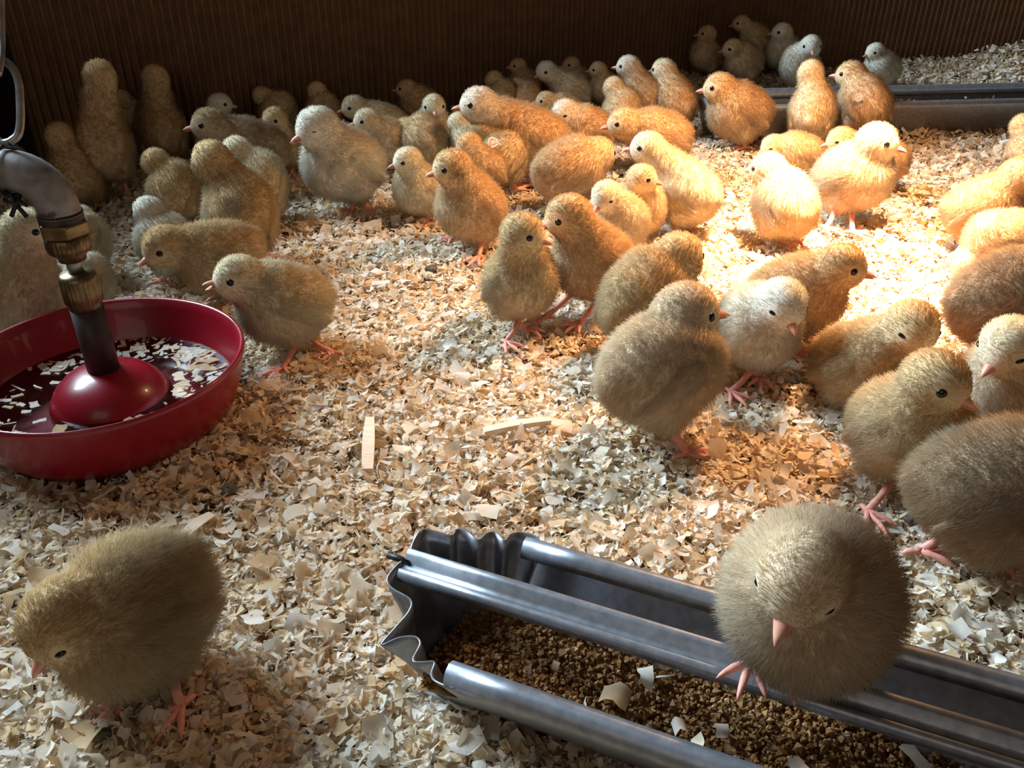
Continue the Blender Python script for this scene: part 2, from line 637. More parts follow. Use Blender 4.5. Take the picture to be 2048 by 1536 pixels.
def strands(name, P, Nn, D, L, rad, cols, parent, base):
    n = len(P)
    k = 4
    t = np.array([0, .36, .7, 1.0])
    # strands bend from the normal towards their sweep direction
    pts = np.empty((n, k, 3), np.float32)
    for j in range(k):
        dirj = D + 0.25 * t[j] * (D - Nn)
        pts[:, j] = P - base + dirj * (L * t[j])[:, None]
    cu = bpy.data.hair_curves.new(name)
    cu.add_curves([k] * n)
    cu.attributes['position'].data.foreach_set('vector', pts.ravel())
    ra = cu.attributes.get('radius') or cu.attributes.new('radius', 'FLOAT', 'POINT')
    rr = np.outer(rad, np.array([1, .9, .62, .16])).astype(np.float32)
    ra.data.foreach_set('value', rr.ravel())
    ca = cu.attributes.new('col', 'FLOAT_COLOR', 'CURVE')
    c4 = np.ones((n, 4), np.float32); c4[:, :3] = cols
    ca.data.foreach_set('color', c4.ravel())
    na = cu.attributes.new('nrm', 'FLOAT_VECTOR', 'CURVE')
    na.data.foreach_set('vector', Nn.astype(np.float32).ravel())
    cu.materials.append(M['down'])
    o = bpy.data.objects.new(name, cu)
    o.parent = parent
    COL.objects.link(o)
    return o


def sample(V, F, n):
    T = np.concatenate([F[:, [0, 1, 2]], F[:, [0, 2, 3]]])
    A, B, C = V[T[:, 0]], V[T[:, 1]], V[T[:, 2]]
    ar = np.linalg.norm(np.cross(B - A, C - A), axis=1)
    i = rng.choice(len(T), n, p=ar / ar.sum())
    r1, r2 = np.sqrt(rng.random(n)), rng.random(n)
    return A[i] * (1 - r1)[:, None] + B[i] * (r1 * (1 - r2))[:, None] + C[i] * (r1 * r2)[:, None]


def grad(fn, P, e=4e-4):
    g = np.stack([fn(P + np.eye(3)[i] * e) - fn(P - np.eye(3)[i] * e) for i in range(3)], -1)
    return g / (np.linalg.norm(g, axis=1, keepdims=True) + 1e-9)


def clump(P, D, L, nc, amt):
    """pull strand directions into small tufts"""
    c = P[rng.integers(0, len(P), nc)]
    cd = rng.normal(0, .065, (nc, 3))
    out = np.empty(len(P), int)
    for s in range(0, len(P), 4000):
        q = P[s:s + 4000]
        out[s:s + 4000] = (((q[:, None] - c[None]) ** 2).sum(-1)).argmin(1)
    tgt = c[out] - P
    amt = np.broadcast_to(np.asarray(amt, float), (len(P),))[:, None]
    D2 = D + amt * tgt / L[:, None] * .55 + cd[out] * np.minimum(amt * 5, 1)
    return D2 / np.linalg.norm(D2, axis=1, keepdims=True)


REPORT = []


def build_chick(S, spec):
    (label, h, b, W, yaw, hyaw, hpit, tone, opt) = spec
    zf = opt.get('zf', 0.0)
    kz = opt.get('kz', 0.047)
    zs = (zf + .05)
    for _ in range(6):
        B = at(b[0], b[1], zs)
        t = depth(B)
        s = W * t / (FPX * (0.067 + 0.011 * abs(math.sin(R(yaw)))))
        zs = zf + kz * s
    # keep clear of the cardboard: step nearer along the sight line where needed
    def wall_gap(Q): return min((Q[0] - W_L[0]) * W_NRM[0] + (Q[1] - W_L[1]) * W_NRM[1] if Q[0] < W_C[0] + .02 else 9, W_C[1] - Q[1] if Q[0] > W_C[0] - .02 else 9)
    dt = 0.0
    while wall_gap(CAM + ray(*b) * (t + dt)) < .046 * s and dt > -.2: dt -= .004
    if dt < 0: print('WALLPUSH', label, round(dt, 3))
    dt += opt.get('dt', 0.0)              # step nearer / farther along the same sight line
    if dt:
        d = ray(*b); B = CAM + d * (t + dt)
        s *= (t + dt) / t
    g = unit(np.array([B[0], B[1], 0.0]))            # horizontal sight line
    rt = np.array([g[1], -g[0], 0.0])                # image right

    def heading(a): return -g * math.cos(R(a)) + rt * math.sin(R(a))
    fw = heading(yaw)
    d = ray(*h)
    fo = opt.get('fo', 0.026)
    tt = ((B @ g) - math.cos(R(yaw)) * fo * s) / (d @ g)
    H = CAM + d * tt
    if H[2] < zf + 0.018 * s: H = CAM + d * ((zf + .018 * s - CAM_H) / d[2])
    el = math.degrees(math.atan2(H[2] - B[2], max(np.linalg.norm((H - B)[:2]), 1e-4)))
    bp = R(opt.get('bp', float(np.interp(el, [-40, 0, 30, 60, 88], [-28, -6, 8, 22, 44]))))
    bx = fw * math.cos(bp) + np.array([0, 0, math.sin(bp)])
    X, Y, Z = basis(bx)
    hf = heading(hyaw)
    hx = hf * math.cos(R(hpit)) + np.array([0, 0, math.sin(R(hpit))])
    hX, hY, hZ = basis(hx)
    fat = opt.get('fat', 1.0)
    base = np.array([B[0], B[1], zf])
    rb = np.array([.0315, .0285 * fat, .0290 * fat]) * s
    br = B + (X * .010 - Z * .004) * s
    ru = B - (X * .013 - Z * .000) * s
    tl = B - (X * .0325 - Z * .009) * s
    nk = B + (X * .016 + Z * .010) * s
    rh = .0172 * s * opt.get('hs', 1.0)
    th = [B + (Y * sg * .0145 - np.array([0, 0, .021]) - X * .002) * s for sg in (1, -1)]
    # feet
    feet = []
    for i, sg in enumerate((1, -1)):
        if 'feet' in opt and i < len(opt['feet']):
            feet.append(at(opt['feet'][i][0], opt['feet'][i][1], zf + .003))
        else:
            p = B + (Y * sg * .0135 + fw * .006) * s
            feet.append(np.array([p[0], p[1], zf + .0005]))

    def body_sd(P):
        f = sd_ell(P, B, (X, Y, Z), rb)
        f = smin(f, np.linalg.norm(P - br, axis=-1) - .0265 * fat * s, .012 * s)
        f = smin(f, np.linalg.norm(P - ru, axis=-1) - .0215 * s, .012 * s)
        f = smin(f, sd_cone(P, ru, tl, .015 * s, .0045 * s), .010 * s)
        f = smin(f, sd_cone(P, nk, H - hZ * .003 * s - hX * .002 * s, .0225 * s, .0150 * s), .009 * s)
        f = smin(f, sd_ell(P, H, (hX, hY, hZ), (rh * 1.10, rh * .97, rh * 1.0)), .006 * s)
        f = smin(f, sd_ell(P, H + (hX * .0095 - hZ * .0028) * s, (hX, hY, hZ), (.0095 * s, .0088 * s, .0082 * s)), .006 * s)
        for q in th:
            f = smin(f, np.linalg.norm(P - q, axis=-1) - .0115 * s, .008 * s)
        return f

    pts = np.stack([B, br, ru, tl, H, *th])
    lo, hi = pts.min(0) - .034 * s, pts.max(0) + .034 * s
    V, F = surface_nets(body_sd, lo, hi, .0030 * s)

    tb, te, tc, tf = [np.array(c) for c in TONES[tone]]
    hr = np.random.default_rng(abs(hash(label)) % (2 ** 31)) if False else np.random.default_rng(int(h[0] * 7 + h[1] * 13))
    if 'hd' in opt:  # separate head tone, paints daylight on the face into the down colour
        tc, tf = [np.array(c) for c in TONES[opt['hd']][2:]]
    ph = hr.uniform(0, 6, 6)
    dark = opt.get('dark')

    def colour(P):
        q = (P - B) / s
        up = q @ Z / .03 + .15 * np.sin(q @ X * 140 + ph[0]) + .12 * np.sin(q @ Y * 170 + ph[1])
        w = np.clip(.5 + .6 * up, 0, 1)[:, None]
        c = te * (1 - w) + tb * w
        hd = (P - H) / s
        inh = np.clip(1.25 - np.linalg.norm(hd, axis=1) / .0235, 0, 1)[:, None]
        inh = inh ** .6
        cu = np.clip(.45 + hd @ hZ / .016 - .35 * hd @ hX / .016 + .15 * np.sin(hd @ hY * 260 + ph[2]), 0, 1)[:, None]
        c = c * (1 - inh) + (tf * (1 - cu) + tc * cu) * inh
        # ear patch behind the eye
        for sg in (1, -1):
            e = H + (-hX * .003 + hY * sg * .0150 - hZ * .003) * s
            dd = np.linalg.norm(P - e, axis=1) / s
            c = c * (1 - opt.get('stripe', .16) * np.exp(-(dd / (.0045 if 'stripe' not in opt else .0062)) ** 2))[:, None]
        if dark:
            for (cx, cy, cz2, r0) in dark:
                e = B + (X * cx + Y * cy + Z * cz2) * s
                dd = np.linalg.norm(P - e, axis=1) / s
                k = (np.exp(-(dd / r0) ** 2) * opt.get('darkw', .6))[:, None]
                c = c * (1 - k) + np.array([.13, .11, .10]) * k
        return c

    root = empty('chick', base)
    tag(root, label, 'chick', 'chicks in the brooder')
    body = link('body', mesh_np('body', V - base, F, True, colour(V) * .9), root, M['skin'])

    # beak and eyes
    def place(name, data, p, x, y, z, sc):
        o = bpy.data.objects.new(name, data)
        m = Matrix(((x[0] * sc[0], y[0] * sc[1], z[0] * sc[2], p[0]), (x[1] * sc[0], y[1] * sc[1], z[1] * sc[2], p[1]), (x[2] * sc[0], y[2] * sc[1], z[2] * sc[2], p[2]), (0, 0, 0, 1)))
        o.parent = root
        o.matrix_local = m
        COL.objects.link(o)
        return o
    bk = H + (hX * .0176 - hZ * .0034) * s
    gape = R(opt.get('gape', 3))
    ux = hX * math.cos(gape) + hZ * math.sin(gape)
    lx = hX * math.cos(gape) - hZ * math.sin(gape)
    place('upper_beak', S['upper_beak'], bk - base, ux, hY, np.cross(ux, hY), (s, s, s))
    place('lower_beak', S['lower_beak'], bk - base - hZ * .0004 * s, lx, hY, np.cross(lx, hY), (s, s, s))
    eye_p = []
    es = {'open': 1.0, 'half': .55, 'closed': .17}[opt.get('eye', 'open')]
    for sg in (1, -1):
        dirv = unit(hX * .60 + hY * sg * .80 + hZ * .14)
        # find the skin along this direction
        lo_t, hi_t = .006 * s, .026 * s
        for _ in range(18):
            mid = (lo_t + hi_t) / 2
            if body_sd((H + dirv * mid)[None])[0] < 0: lo_t = mid
            else: hi_t = mid
        e = H + dirv * (lo_t - .0007 * s)
        eye_p.append(e)
        ex, ey, ez = basis(dirv, hZ)
        r = .0031 * s
        place('eye', S['eye'], e - base, ex, ey, ez, (r * (.62 if es > .3 else .40), r * (1 if es > .3 else .8), r * .92 * es))

    # legs
    for i in (0, 1):
        ft = feet[i]
        hip = th[i] - np.array([0, 0, .004 * s])
        hock = ft + np.array([0, 0, .0215 * s]) - fw * .0045 * s
        if hip[2] < hock[2] + .003: hock = ft + (hip - ft) * .6
        mb = MB()
        mb.tube([hip, hip * .45 + hock * .55, hock, hock * .5 + ft * .5 + fw * .0003, ft + np.array([0, 0, .0030 * s])],
                [.0052 * s, .0036 * s, .0029 * s, .0023 * s, .0026 * s], 12)
        leg = mb.build('leg', M['leg'], root, base=base)
        sp = hr.uniform(-.25, .25) + (-.15 if i else .15)
        fx = fw * math.cos(sp) + np.cross((0, 0, 1), fw) * math.sin(sp)
        fy = np.cross((0, 0, 1), fx)
        o = bpy.data.objects.new('foot', S['foot'])
        o.parent = leg
        o.matrix_local = Matrix(((fx[0] * s, fy[0] * s, 0, ft[0] - base[0]), (fx[1] * s, fy[1] * s, 0, ft[1] - base[1]), (0, 0, s, ft[2] - base[2]), (0, 0, 0, 1)))
        COL.objects.link(o)

    # down over the body
    npx = W / 2.0
    n = int(np.interp(W, [60, 110, 180, 260, 360], [4200, 8000, 15000, 24000, 34000]))
    width = float(np.interp(W, [60, 110, 180, 260, 360], [.00026, .00020, .000145, .00011, .000085])) * s
    P = sample(V, F, n)
    Nn = grad(body_sd, P)
    hd = np.linalg.norm(P - H, axis=1) / s
    onh = np.clip((.0245 - hd) / .006, 0, 1)
    sweep = -X * .85 - np.array([0, 0, .45])
    hs = -hX * .9 - hZ * .15
    SW = sweep[None] * (1 - onh[:, None]) + hs[None] * onh[:, None]
    SW = SW - (SW * Nn).sum(1, keepdims=True) * Nn
    SW /= np.linalg.norm(SW, axis=1, keepdims=True) + 1e-6
    fl = opt.get('fluff', 1.0)
    L = (.0062 * fl * (1 - onh) + .0031 * onh) * s * rng.uniform(.55, 1.25, n)
    de = np.minimum(np.linalg.norm(P - eye_p[0], axis=1), np.linalg.norm(P - eye_p[1], axis=1)) / s
    L *= np.clip((de - .0026) / .0055, .12, 1)
    dbk = np.linalg.norm(P - bk, axis=1) / s
    L *= np.clip((dbk - .004) / .012, .10, 1)
    D = Nn * (.74 - .16 * onh)[:, None] + SW * .50 + rng.normal(0, .24, (n, 3)) * (1 - .5 * onh)[:, None]
    D /= np.linalg.norm(D, axis=1, keepdims=True)
    D = clump(P, D, L, max(80, n // 24), .17 * (1 - .7 * onh))
    bad = (D * Nn).sum(1) < .12
    D[bad] += Nn[bad] * .3
    keep = de > .0021
    C = colour(P) * rng.uniform(.86, 1.1, (n, 1))
    C = np.clip(C, 0, .95)
    Ns = unit_rows(Nn * .85 + D * .2)
    strands('down', P[keep], Ns[keep], D[keep], L[keep], (width * rng.uniform(.7, 1.2, n))[keep], C[keep], body, base)

    # wings: flattened teardrops lying along the flanks
    nw = int(n * .13)
    for sg in (1, -1):
        sh = B + (X * .013 + Y * sg * .0255 * fat + Z * .007) * s
        tip = B + (-X * .018 + Y * sg * .0238 * fat - Z * .002) * s
        mid = (sh + tip) / 2
        wx = unit(tip - sh)
        wy = unit(Y * sg - wx * (Y * sg @ wx))
        wz = np.cross(wx, wy)
        wa = (wx, wy, wz)

        def wing_sd(P, sh=sh, tip=tip, mid=mid, wx=wx, wa=wa):
            f = sd_ell(P, sh + wx * .013 * s, wa, np.array([.0165, .0052, .0105]) * s)
            return smin(f, sd_ell(P, mid + wx * .010 * s - np.array([0, 0, .001]) * s, wa, np.array([.0175, .0042, .0068]) * s), .006 * s)
        pw = np.stack([sh, tip])
        Vw, Fw = surface_nets(wing_sd, pw.min(0) - .016 * s, pw.max(0) + .016 * s, .0026 * s)
        cw = lambda Q: np.clip(colour(Q) * .55 + (te * .55 + tb * .45) * .48, 0, .95)
        wo = link('wing', mesh_np('wing', Vw - base, Fw, True, cw(Vw) * .9), root, M['skin'])
        Q = sample(Vw, Fw, nw * 2)
        Nq = grad(wing_sd, Q)
        kq = (Nq @ (Y * sg)) > -.25
        Q, Nq = Q[kq][:nw], Nq[kq][:nw]
        m = len(Q)
        SQ = wx[None] - (wx * Nq).sum(1, keepdims=True) * Nq
        Dq = Nq * .36 + SQ * .95 + rng.normal(0, .12, (m, 3))
        Dq /= np.linalg.norm(Dq, axis=1, keepdims=True)
        Lq = .0058 * s * rng.uniform(.6, 1.2, m)
        Dq = clump(Q, Dq, Lq, max(30, m // 30), .25)
        strands('down', Q, unit_rows(Nq * .85 + Dq * .2), Dq, Lq, width * rng.uniform(.7, 1.2, m), np.clip(cw(Q) * rng.uniform(.86, 1.1, (m, 1)), 0, .95), wo, base)
    REPORT.append((label, round(s, 2), B, H, round(el), round(float(H[2]) / s, 3), rb[0]))
    return root


def unit_rows(A): return A / (np.linalg.norm(A, axis=1, keepdims=True) + 1e-9)


# ------------------------------------------------------------------ troughs
def catmull(pts, n):
    pts = np.asarray(pts, float)
    p = np.vstack([2 * pts[0] - pts[1], pts, 2 * pts[-1] - pts[-2]])
    out = []
    for i in range(len(pts) - 1):
        for t in np.linspace(0, 1, n, endpoint=False):
            a, b, c, d = p[i:i + 4]
            out.append(.5 * (2 * b + (c - a) * t + (2 * a - 5 * b + 4 * c - d) * t * t + (3 * b - a - 3 * c + d) * t ** 3))
    out.append(pts[-1])
    return np.array(out)


TROUGH_PROF = [(.0260, .0425), (.0268, .0462), (.0290, .0482), (.0318, .0480), (.0342, .0455), (.0338, .0412), (.0250, .0250), (.0140, .0050), (.0110, .0018), (.0060, .0008),
               (-.0090, .0008), (-.0135, .0018), (-.0165, .0050), (-.0290, .0250), (-.0385, .0402), (-.0395, .0440), (-.0380, .0470), (-.0352, .0480), (-.0325, .0465), (-.0315, .0430)]
BAR_PROF = [(.0066, .0462), (.0068, .0496), (.0054, .0508), (.0036, .0500), (.0020, .0472), (.0002, .0460), (-.0012, .0464), (-.0024, .0474), (-.0036, .0462), (-.0038, .0432)]


def feed_and_bits(fr, s0, s1, root_cat, label_f, label_s, n, nsh, zfeed):
    # crumbles
    s = rng.uniform(s0, s1, n)
    lay = rng.random(n)
    w = rng.uniform(-.0222, .0180, n)
    z = zfeed + .003 * np.sin(s * 60) + .002 * np.sin(w * 180 + s * 30) + (lay - .7) * .005
    P = np.stack([fr(a, b, c) for a, b, c in zip(s, w, z)])
    r = np.exp(rng.normal(math.log(.00105), .28, n))
    o6 = np.array([(1, 0, 0), (-1, 0, 0), (0, 1, 0), (0, -1, 0), (0, 0, 1), (0, 0, -1)], float)
    f8 = np.array([(0, 2, 4), (2, 1, 4), (1, 3, 4), (3, 0, 4), (2, 0, 5), (1, 2, 5), (3, 1, 5), (0, 3, 5)])
    q = rng.normal(0, 1, (n, 3, 3))
    Q = np.linalg.qr(q)[0]
    V = np.einsum('nij,kj->nki', Q, o6) * rng.uniform(.65, 1.3, (n, 6, 1)) * r[:, None, None] + P[:, None]
    F = (np.arange(n)[:, None, None] * 6 + f8[None]).reshape(-1, 3)
    pal = np.array([(.25, .12, .045), (.31, .16, .064), (.19, .09, .032), (.37, .22, .10), (.26, .14, .062)])
    C = np.repeat(pal[rng.integers(0, 5, n)] * rng.uniform(.8, 1.15, (n, 1)), 6, 0)
    # bed that closes the gaps under the top layer
    bs = np.linspace(s0, s1, 60); bw = np.linspace(-.0236, .0190, 9)
    BV = np.array([fr(a, b, zfeed - .0022 + .003 * math.sin(a * 60) + .002 * math.sin(b * 180 + a * 30)) for a in bs for b in bw])
    i = np.arange(59)[:, None] * 9 + np.arange(8)[None, :]
    T = np.concatenate([np.stack([i, i + 1, i + 10], -1).reshape(-1, 3), np.stack([i, i + 10, i + 9], -1).reshape(-1, 3)]) + len(V.reshape(-1, 3))
    o = link('feed_crumbles', mesh_np('feed_crumbles', np.concatenate([V.reshape(-1, 3), BV]), np.concatenate([F, T]), False, np.concatenate([C, np.tile((.27, .15, .065), (len(BV), 1))])), None, M['feed'])
    tag(o, label_f, 'feed', kind='stuff')
    ss = rng.uniform(s0 + .01, s1, nsh); sw = rng.uniform(-.024, .022, nsh)
    P = np.stack([fr(a, b, zfeed + .0045) for a, b in zip(ss, sw)])
    V, F, C = flakes(P, np.exp(rng.normal(math.log(.0065), .45, nsh)).clip(.002, .013), .45, PINE)
    o = link('wood_shavings', mesh_np('wood_shavings', V, F, True, C), None, M['shaving'])
    tag(o, label_s, 'shavings', kind='stuff')


def build_front_trough():
    root = empty('feeder_trough', tr(0, 0, 0))
    base = tr(0, 0, 0)
    tag(root, 'galvanised sheet metal feeder trough with a crumpled folded end, full of brown feed', 'feeder', 'chick feeder troughs')
    S0, S1 = -.094, .62
    mb = MB()
    mb.strip([[tr(s, w, z) for w, z in TROUGH_PROF] for s in np.linspace(S0, S1, 30)])
    # floor of the tray continues to the folded end
    mb.strip([[tr(s, w * k, .001) for w in np.linspace(-.0165, .0140, 8)] for s, k in ((-.119, .92), (-.10, 1), (S0, 1))])
    mb.build('tray', M['galv'], root, base=base, thick=.0007)
    # crumpled end sheet, folded round from one lip to the other
    top_px = [(1083, 1098), (1075, 1074), (1040, 1064), (1020, 1068), (1009, 1080), (991, 1064), (973, 1066), (960, 1078), (950, 1076), (934, 1062), (913, 1058), (903, 1070), (872, 1062), (848, 1058), (837, 1064),
              (825, 1086), (817, 1109), (794, 1129), (774, 1156), (784, 1176), (821, 1199), (817, 1223), (790, 1255), (762, 1289), (798, 1275), (829, 1273), (840, 1287), (825, 1320), (845, 1324), (868, 1324), (862, 1348), (872, 1363), (911, 1375), (934, 1352)]
    zt = np.interp(np.arange(len(top_px)), [0, 3, 14, 18, 23, 30, 33], [.046, .049, .052, .046, .040, .040, .046])
    top = catmull([at(p[0], p[1], z) for p, z in zip(top_px, zt)], 5)
    n = len(top)
    bot = catmull([tr(S0, .014, .004), tr(-.100, .0135, .003), tr(-.114, .012, .002), tr(-.119, .006, .001), tr(-.119, -.008, .001), tr(-.114, -.014, .002), tr(-.100, -.016, .003), tr(S0, -.0165, .004)], 30)
    bot = bot[np.linspace(0, len(bot) - 1, n).astype(int)]
    rows = []
    for q in np.linspace(0, 1, 9):
        k = q ** .85
        r_ = bot * (1 - k) + top * k
        # keep the lower half smooth, pleats open towards the rim
        sm = np.stack([np.convolve(np.pad(r_[:, c], 9, 'edge'), np.ones(19) / 19, 'valid') for c in range(3)], -1)
        g_ = np.clip(q * 1.25 - .1, 0, 1)
        rows.append(list(sm * (1 - g_) + r_ * g_))
    mb = MB(); mb.strip(rows)
    mb.build('crumpled_end', M['galv'], root, base=base, thick=.0006)
    mb = MB()
    mb.strip([[tr(s, w, z) for w, z in BAR_PROF] for s in np.linspace(-.131, S1, 20)])
    bar = mb.build('reel_bar', M['galv'], root, base=base, thick=.0008)
    mb = MB(); mb.tube([tr(-.1385, .0025, .0476), tr(-.134, .0025, .0476), tr(-.129, .0022, .0472)], .0013, 10)
    mb.build('bar_pin', M['wire'], bar, base=base)
    feed_and_bits(tr, -.114, .36, 'feeder', 'brown feed crumbles filling the crumpled-end trough', 'loose wood shavings lying on the feed in the crumpled-end trough', 15000, 46, .019)


F2_A = unit(np.array([.297, .030, 0.0]))
F2_N = np.array([-F2_A[1], F2_A[0], 0])
F2_O = np.array([.33, 1.022, 0.0])


def tr2(s, w, z): return F2_O + F2_A * s + F2_N * w + np.array([0, 0, z])


def build_back_trough():
    root = empty('feeder_trough', tr2(0, 0, 0))
    base = tr2(0, 0, 0)
    tag(root, 'long galvanised feeder trough lying in front of the far cardboard wall', 'feeder', 'chick feeder troughs')
    mb = MB()
    mb.strip([[tr2(s, w * 1.05, z * .92) for w, z in TROUGH_PROF] for s in np.linspace(-.10, .55, 30)])
    mb.build('tray', M['galv'], root, base=base, thick=.0007)
    mb = MB(); mb.strip([[tr2(-.10, w, .001) for w in np.linspace(-.024, .024, 7)], [tr2(-.112, w, .044 + .003 * math.sin(w * 400)) for w in np.linspace(-.033, .033, 7)]])
    mb.build('end_plate', M['galv'], root, base=base, thick=.0007)
    mb = MB()
    mb.strip([[tr2(s, w * 1.3, z + .001) for w, z in BAR_PROF] for s in np.linspace(-.11, .55, 20)])
    mb.build('reel_bar', M['galv'], root, base=base, thick=.0008)
    feed_and_bits(tr2, -.09, .5, 'feeder', 'brown feed inside the far trough', 'pale shavings scattered on the feed in the far trough', 5000, 40, .028)


# ------------------------------------------------------------------ drinker
def zy(y, p):
    """height at ground point p that is seen at picture height y"""
    d = ray(1024, y)
    # solve on the vertical line over p
    v = (y - 768) / FPX
    Y = p[1]
    # v = -(Y*ST + q*CT)/(Y*CT - q*ST), q = z - CAM_H
    q = (-Y * ST - v * Y * CT) / (CT - v * ST)
    return q + CAM_H


def build_drinker():
    c = BOWL
    cx, cy = c
    base = np.array([cx, cy, 0.0])
    root = empty('bell_drinker', base)
    tag(root, 'red plastic chick drinker bowl hanging under an iron pipe elbow with brass fittings', 'drinker')
    # bowl
    mb = MB()
    prof = [(.004, .0030), (.030, .0028), (.052, .0030), (.0580, .0045), (.0635, .010), (.0690, .022), (.0722, .0345), (.0738, .0395), (.0752, .0405), (.0762, .0395), (.0760, .037), (.0745, .033), (.0722, .022), (.0668, .008), (.0610, .0008), (.0500, .0002), (.004, .0002)]
    mb.lathe(prof, 96, c)
    mb.build('bowl', M['red'], root, base=base)
    mb = MB()
    mb.lathe([(.0300, .0032), (.0325, .0060), (.0330, .0100), (.0320, .0150), (.0285, .0215), (.0225, .0275), (.0150, .0312), (.0090, .0325), (.0002, .0328)], 64, c)
    mb.build('dome', M['red'], root, base=base)
    # riser tube and fittings, levels read off the picture
    Z = {k: zy(y, c) for k, y in dict(tube=722, coup0=618, coup1=598, coup2=552, coup3=545, stem=512, nut0=512, kn0=505, kn1=470, hex0=468, hex1=440, el=432).items()}

    def rad(px_w, y):
        z = zy(y, c)
        return px_w * .5 * depth((cx, cy, z)) / FPX
    mb = MB(); r = rad(62, 670)
    mb.tube([(cx, cy, .030), (cx, cy, Z['coup0'] + .001)], r, 28)
    mb.build('riser_tube', M['blacktube'], root, base=base)
    mb = MB(); r = rad(72, 580)
    kn = lambda a, j: 1 + (.025 * (1 if math.sin(a * 26) > 0 else -1) if 3 <= j <= 5 else 0)
    z0, z1 = Z['coup0'], Z['coup3']
    mb.lathe([(r * .6, z0), (r * .86, z0 + .0003), (r * .90, z0 + .004), (r * 1.0, z0 + .0055), (r * 1.0, z0 + .010), (r * 1.0, z1 - .004), (r * .99, z1 - .0018), (r * .86, z1), (r * .4, z1 + .0004)], 104, c, kn)
    mb.build('coupling', M['brass'], root, base=base)
    mb = MB(); mb.tube([(cx, cy, z1 - .001), (cx, cy, Z['stem'] + .002)], rad(30, 530), 20)
    mb.build('stem', M['steel'], root, base=base)
    z0, z1 = Z['kn0'], Z['kn1']
    r = rad(84, 490)
    mb = MB()
    kn = lambda a, j: 1 + (.03 * (1 if math.sin(a * 30) > 0 else -1) if 3 <= j <= 4 else 0)
    mb.lathe([(r * .3, z0 - .004), (r * .62, z0 - .0038), (r * .66, z0 - .001), (r * .94, z0 + .0015), (r * 1.0, z0 + .004), (r * 1.0, z1 - .001), (r * .9, z1 + .0004), (r * .3, z1 + .0005)], 120, c, kn)
    mb.build('knurled_ring', M['brass'], root, base=base)
    mb = MB(); r = rad(96, 455)
    z0, z1 = Z['hex0'], Z['hex1']
    mb.lathe([(r * .3, z0), (r * .98, z0), (r * 1.02, z0 + .0012), (r * 1.02, z1 - .0012), (r * .97, z1), (r * .3, z1)], 6, c)
    mb.build('hex_nut', M['brass'], root, base=base, smooth=False, bevel=.0006)
    mb = MB(); r = rad(88, 436)
    mb.lathe([(r * .3, z1 - .0005), (r * .97, z1 - .0005), (r * .97, z1 + .0045), (r * .3, z1 + .0045)], 40, c)
    mb.build('thread', M['rust'], root, base=base)
    # elbow: up and over to the left
    ze = z1 + .003
    zp = zy(352, c) + .002
    re = rad(82, 400)
    rr = .019
    pts = [(cx, cy, ze), (cx, cy, ze + .003), (cx, cy, zp - rr)]
    for a in np.linspace(0, math.pi / 2, 10)[1:]:
        pts.append((cx - rr + rr * math.cos(a), cy + .10 * (rr - rr * math.cos(a)), zp - rr + rr * math.sin(a)))
    pts += [(cx - rr - .010, cy + .003, zp), (cx - rr - .012, cy + .003, zp)]
    mb = MB(); mb.tube(pts, [re * 1.06, re] + [re] * (len(pts) - 4) + [re * 1.04, re * 1.16], 32)
    mb.build('elbow', M['oldgalv'], root, base=base)
    mb = MB(); mb.tube([(cx - rr - .010, cy + .003, zp), (cx - rr - .030, cy + .003, zp), (cx - rr - .032, cy + .003, zp)], [re * 1.16, re * 1.16, re * 1.1], 32)
    mb.tube([(cx - rr - .030, cy + .003, zp), (cx - .20, cy + .008, zp)], re * .92, 32)
    mb.build('supply_pipe', M['oldgalv'], root, base=base)
    px_ = cx - rr - .003
    # steel link standing over the pipe, its bottom turn against the pipe top
    d0 = depth((px_, cy, zp))
    lk = [at_depth(q[0], q[1], d0 - .004) for q in [(20, 284), (36, 270), (41, 240), (40, 200), (37, 165), (26, 138), (8, 122), (-10, 118), (-30, 130), (-38, 165), (-34, 210), (-24, 250), (-8, 276), (6, 286)]]
    lk = catmull(lk + [lk[0]], 5)
    mb = MB(); mb.tube(lk, .0019, 12, caps=False)
    o = mb.build('chain_link', M['steel'], None)
    tag(o, 'bare steel hanging link looped above the iron pipe elbow', 'link')
    mb = MB()
    lk2 = catmull([at_depth(q[0], q[1], d0 - .004 + e) for q, e in [((-4, 150), -.006), ((2, 120), -.004), ((3, 80), 0), ((2, 30), 0), ((0, -30), 0), ((-14, -60), 0), ((-28, -30), 0), ((-30, 60), .004), ((-22, 130), .006), ((-8, 152), .0)]], 5)
    mb.tube(lk2, .0017, 12)
    o = mb.build('chain_link', M['steel'], None)
    tag(o, 'upper steel chain link the lower hanging link is hooked into', 'link')
    # black wire round the pipe with its knot
    mb = MB()
    ring = []
    for a in np.linspace(0, 2 * math.pi, 30):
        ring.append((px_ + .003 + .004 * math.sin(a), cy + .002 + (re * 1.08 + .0009) * math.sin(a), zp + (re * 1.08 + .0009) * math.cos(a)))
    mb.tube(ring, .0010, 8, caps=False)
    kp = np.array((px_ + .005, cy - re * .55, zp - re * 1.15))
    mb.tube([kp + (-.004, 0, .004), kp, kp + (.0035, -.001, .002), kp + (.002, -.003, -.002), kp + (-.003, -.003, 0), kp + (-.001, -.001, .003), kp + (.001, -.002, -.002), kp + (-.003, -.002, -.008)], .0011, 8)
    mb.tube([kp + (0, -.001, 0), kp + (.002, -.002, -.004), kp + (.0045, -.002, -.0085)], .0011, 8)
    mb.tube([kp + (.001, -.001, .001), kp + (.005, -.002, -.002), kp + (.0065, -.002, -.0028)], .0009, 8)
    o = mb.build('wire_tie', M['wire'], None)
    tag(o, 'black wire twisted round the iron pipe elbow with a knot', 'wire tie')
    # water and what floats on it
    mb = MB()
    mb.lathe([(.0668, .0165), (.0500, .0165), (.0318, .0165)], 72, c)
